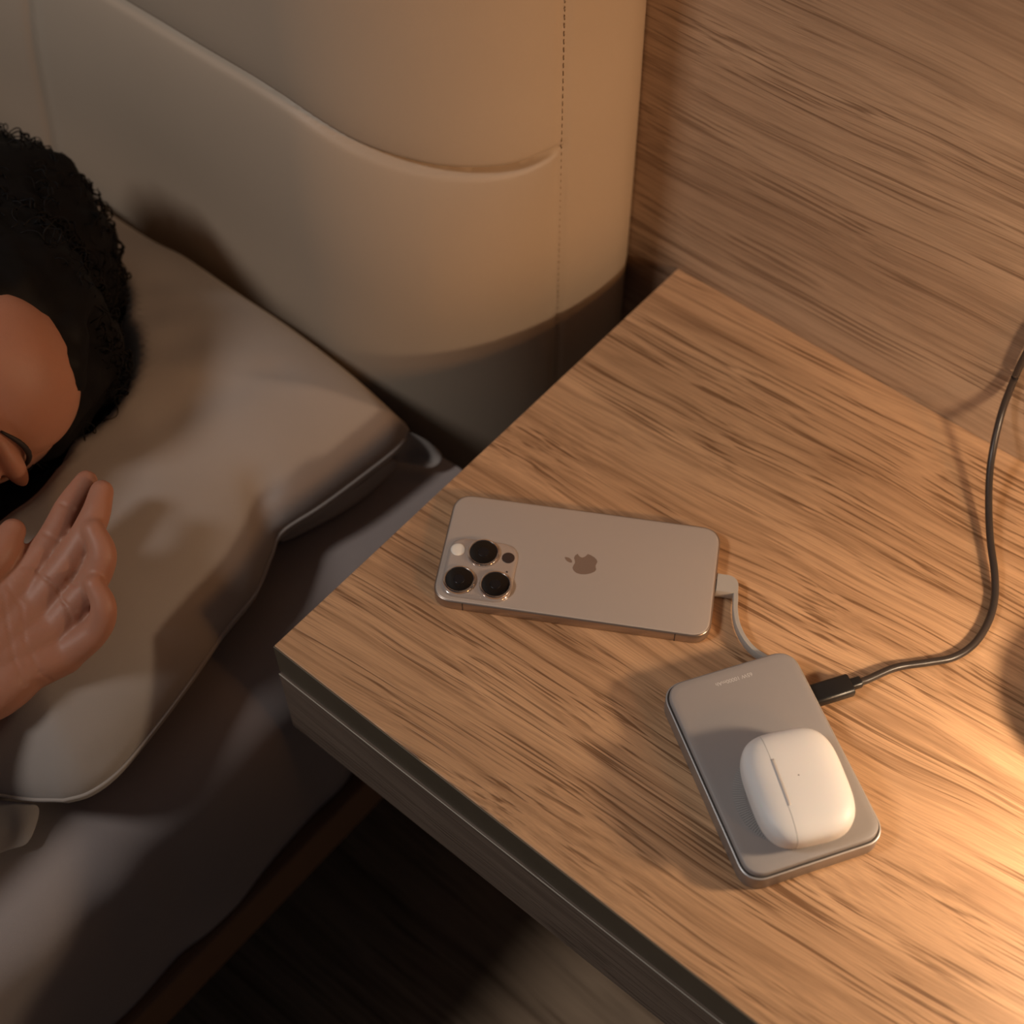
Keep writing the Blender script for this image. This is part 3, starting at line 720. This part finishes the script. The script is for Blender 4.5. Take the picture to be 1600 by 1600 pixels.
# ------------------------------------------------------------------ tethered strap from the bank to the phone
STR = root('tether_strap', (*at(1140, 925, 0.4)[:2], 0.02), 0, 'short light grey strap connector joining the phone end to the power bank', 'cable')
SO = STR.location.copy()
def place(o_): o_.parent = STR; o_.location = Vector((0, 0, H0 / 100)) - SO; return o_
pux, puy = Vector((math.cos(PA), math.sin(PA), 0)), Vector((-math.sin(PA), math.cos(PA), 0))
pend = Vector((9.503, 14.041, 0)) + pux * 7.48                 # middle of the phone's port end
hc = pend + puy * 0.02
hb_ = bmesh.new()                                              # connector head: block with a rounded outer corner
out = [(0.04, -0.50), (0.98, -0.50), (1.16, -0.44), (1.22, -0.28)] + [(1.22 - 0.62 + 0.62 * math.cos(a), 0.0 + 0.62 * math.sin(a)) for a in [math.radians(q) for q in (0, 18, 36, 54, 72, 90)]] + [(0.04, 0.62)]
def hp(a, c, z): p = hc + pux * a + puy * c; return (p.x, p.y, z)
loft(hb_, [[hp(a * 0.97 + .02, c * 0.95, 0.10) for a, c in out], [hp(a, c, 0.16) for a, c in out], [hp(a, c, 0.70) for a, c in out], [hp(a * 0.98 + .01, c * 0.97, 0.76) for a, c in out]])
bmesh.ops.recalc_face_normals(hb_, faces=hb_.faces); h_ = place(obj('connector_head', hb_, M_STRAPHEAD)); edges_sharp(h_, 40)
b = bmesh.new(); loft(b, [[hp(a, c, z) for c, z in ((-0.38, 0.28), (0.38, 0.28), (0.42, 0.42), (0.38, 0.56), (-0.38, 0.56), (-0.42, 0.42))] for a in (-0.02, 0.06)])
place(obj('plug_tip', b, M_METAL))
# ribbon: centre line on the table plane (pixels of its top edge) at z 0.78, standing on edge
tp_ = [at(px, py, 0.80) for px, py in ((1149.5, 914), (1150, 932), (1149.5, 950), (1153, 972), (1163, 994), (1178, 1012), (1199, 1026), (1222, 1040))]
tp_ = spline(tp_, 6); b = bmesh.new(); rings = []
for i, p in enumerate(tp_):
    t = (tp_[min(i + 1, len(tp_) - 1)] - tp_[max(i - 1, 0)]); t.z = 0; t.normalize(); s = Vector((t.y, -t.x, 0)); w = 0.13
    z0, z1 = 0.16, 0.745
    rings.append([tuple(Vector((p.x, p.y, 0)) + s * q + Vector((0, 0, z))) for q, z in ((-w, z0 + .04), (-w * .8, z0), (w * .8, z0), (w, z0 + .04), (w, z1 - .04), (w * .8, z1), (-w * .8, z1), (-w, z1 - .04))])
loft(b, rings); bmesh.ops.recalc_face_normals(b, faces=b.faces); edges_sharp(place(obj('strap_ribbon', b, M_STRAP)), 40)

# ------------------------------------------------------------------ black charging cable
CB = root('charging_cable', (*at(1320, 1070, 0.3)[:2], 0.02), 0, 'thin dark charging cable with black plug curving across the table', 'cable')
CBO = CB.location.copy()
def cplace(o_): o_.parent = CB; o_.location = Vector((0, 0, H0 / 100)) - CBO; return o_
PX = -2.85
def plug(name, hw, z0, z1, c0, c1, rr, mat, taper=0.0):
    b = bmesh.new(); zc, hz = (z0 + z1) / 2, (z1 - z0) / 2
    prof_ = squircle(hw, hz, rr, 5, 2.0); rings = []
    for c, k in ((c0, 0.97), (c0 + 0.05, 1), (c1 - 0.06, 1 - taper), (c1, 0.94 - taper)):
        rings.append([tuple(bk_pt(PX + x * k, c, zc + z * k)) for x, z in prof_])
    loft(b, rings); bmesh.ops.recalc_face_normals(b, faces=b.faces); o_ = cplace(obj(name, b, mat)); edges_sharp(o_, 35); return o_
plug('plug_tip', 0.42, 0.50, 0.76, 3.40, 3.72, 0.12, M_METAL)
plug('plug_housing', 0.60, 0.30, 0.98, 3.68, 5.84, 0.24, M_BLACK)
plug('strain_relief', 0.30, 0.38, 0.88, 5.82, 6.42, 0.18, M_BLACK)
cpx = [(None, None, None), (1400, 1043, 0.35), (1450, 1035, 0.3), (1490, 1027, 0.3), (1522, 1006, 0.3), (1544, 972, 0.3), (1554, 935, 0.32), (1554, 895, 0.5),
       (1548, 850, 0.6), (1545, 800, 0.9), (1546, 745, 1.5), (1552, 700, 2.3), (1565, 645, 3.8), (1582, 600, 5.6), (1603, 558, 7.5), (1640, 500, 9.9), (1690, 450, 11.4)]
cp = [bk_pt(PX, 6.38, 0.62), bk_pt(PX - 0.05, 6.9, 0.52)] + [at(*q) for q in cpx[1:]]
last = cp[-1]; cp += [Vector((last.x + 6, 34.6, 9.0)), Vector((last.x + 10, 35.4, 4.0)), Vector((last.x + 16, 35.0, 0.4)), Vector((last.x + 24, 34, 0.3))]
cp = [Vector((p.x, min(p.y, 35.9), p.z)) for p in cp]
b = bmesh.new(); tube_mesh(b, spline(cp, 10), 0.205, 14); bmesh.ops.recalc_face_normals(b, faces=b.faces); cplace(obj('cable_cord', b, M_CABLE))

# ------------------------------------------------------------------ earbud case
EC = (26.22, 9.62, 1.545); EA = -0.642
CASE = root('earbud_case', EC, EA, 'glossy white earbud charging case lying on the grey power bank', 'case')
hx, hy, hz = 2.88, 2.38, 1.085
def case_pt(th, ph):                              # superellipsoid: round-cornered pebble
    def pw(v, e): return math.copysign(abs(v) ** e, v)
    e1, e2 = 0.62, 0.60
    cph = pw(math.cos(ph), e1); return Vector((hx * cph * pw(math.cos(th), e2), hy * cph * pw(math.sin(th), e2), hz + hz * pw(math.sin(ph), e1)))
b = bmesh.new(); NT, NP = 180, 90; R = []
for j in range(NP + 1):
    t = -1 + 2 * j / NP; ph = math.pi / 2 * math.copysign(abs(t) ** 0.9, t)
    R.append([case_pt(2 * math.pi * i / NT, ph) for i in range(NT)])
SY = -1.02
def build_case(keep, name):
    b = bmesh.new(); vs = [[b.verts.new(p / 100) for p in r] for r in R]
    for a, c in zip(vs[:-1], vs[1:]):
        for i in range(NT): b.faces.new((a[i], a[(i + 1) % NT], c[(i + 1) % NT], c[i]))
    bmesh.ops.remove_doubles(b, verts=b.verts, dist=0.00001)
    off = 0.012 if keep > 0 else -0.012
    bmesh.ops.bisect_plane(b, geom=b.verts[:] + b.edges[:] + b.faces[:], plane_co=(0, (SY + off) / 100, 0), plane_no=(0, 1 if keep > 0 else -1, 0), clear_inner=True)
    # roll the cut edge inwards a little so the seam reads
    es = [e for e in b.edges if e.is_boundary]; r_ = bmesh.ops.extrude_edge_only(b, edges=es)
    for v in [g for g in r_['geom'] if isinstance(g, bmesh.types.BMVert)]:
        v.co.x *= 0.97; v.co.z = 0.01085 + (v.co.z - 0.01085) * 0.94
    es = [e for e in b.edges if e.is_boundary]; bmesh.ops.edgeloop_fill(b, edges=es)
    bmesh.ops.recalc_face_normals(b, faces=b.faces); o_ = obj(name, b, M_WHITE, CASE); edges_sharp(o_, 40); return o_
cb_ = build_case(1, 'case_body'); ld = build_case(-1, 'lid')
# satin hinge strip, let into the seam
hb2 = bmesh.new(); zc = case_pt(math.pi / 2, 0).z
for xs in [0]:
    zt = 2 * hz * 0.985
    def surf_z(x, y):                              # height of the shell above (x, y)
        lo, hi = hz, 2 * hz
        q = ((abs(x) / hx) ** (2 / 0.60) + (abs(y) / hy) ** (2 / 0.60)) ** (0.60 / 0.62)
        return hz + hz * max(0, 1 - q) ** (0.62 / 2)
    rows = []
    for i in range(25):
        x = -1.22 + 2.44 * i / 24; rows.append([(x, y, surf_z(x, y) + 0.008) for y in (SY - 0.03, SY + 0.06, SY + 0.15)])
    g = [[hb2.verts.new((p[0] / 100, p[1] / 100, p[2] / 100)) for p in r] for r in rows]
    for a, c in zip(g[:-1], g[1:]):
        for i in range(2): hb2.faces.new((a[i], c[i], c[i + 1], a[i + 1]))
hg = obj('hinge', hb2, M_HINGE, CASE); s = hg.modifiers.new('t', 'SOLIDIFY'); s.thickness = 0.0003; s.offset = -1
b = bmesh.new(); zz = surf_z(-0.13, -0.03); disc(b, -0.13, -0.03, 0, [(0.035, zz - 0.02), (0.035, zz + 0.004)], 12); obj('pairing_button', b, M_GAP, CASE)  # small dark dot, the case's pairing button

# ------------------------------------------------------------------ table lamp just beyond the frame
LMP = root('table_lamp', (37.4, 24.3, 0.02), 0, 'dark bedside lamp with drum foot, just beyond the right edge of the table view', 'lamp')
b = bmesh.new(); disc(b, 0, 0, 0, [(4.4, 0), (4.5, 0.2), (4.5, 3.0), (4.2, 3.4), (0.8, 3.5)], 48); e_ = obj('base', b, M_LAMPM, LMP); edges_sharp(e_)
b = bmesh.new(); tube_mesh(b, spline([(2.8, -0.8, 3.2), (7.5, -1.6, 7.0), (12.2, -3.0, 12.0), (12.2, -3.4, 20.0), (9.4, -3.5, 23.5), (7.4, -3.6, 22.9)], 10), 0.35, 12); obj('neck', b, M_LAMPM, LMP)
b = bmesh.new(); disc(b, 7.4, -3.6, 0, [(1.6, 15.6), (2.0, 17.0), (1.5, 18.5), (0.8, 19.6)], 28)
m_b = bpy.data.materials.new('bulb_glow'); m_b.use_nodes = True; pbs = m_b.node_tree.nodes['Principled BSDF']
pbs.inputs['Emission Color'].default_value = (1, 0.72, 0.45, 1); pbs.inputs['Emission Strength'].default_value = 4
bo = obj('bulb', b, m_b, LMP); bo.visible_shadow = True
b = bmesh.new()
R_ = [(5.8, 18.6), (5.0, 20.6), (3.2, 22.4), (0.7, 23.0)]
disc(b, 7.4, -3.6, 0, R_, 40)
bmesh.ops.delete(b, geom=[f for f in b.faces if len(f.verts) > 4 and f.calc_center_median().z < 0.19], context='FACES_ONLY')
sh_ = obj('shade', b, M_SHADE, LMP); q_ = sh_.modifiers.new('t', 'SOLIDIFY'); q_.thickness = 0.001
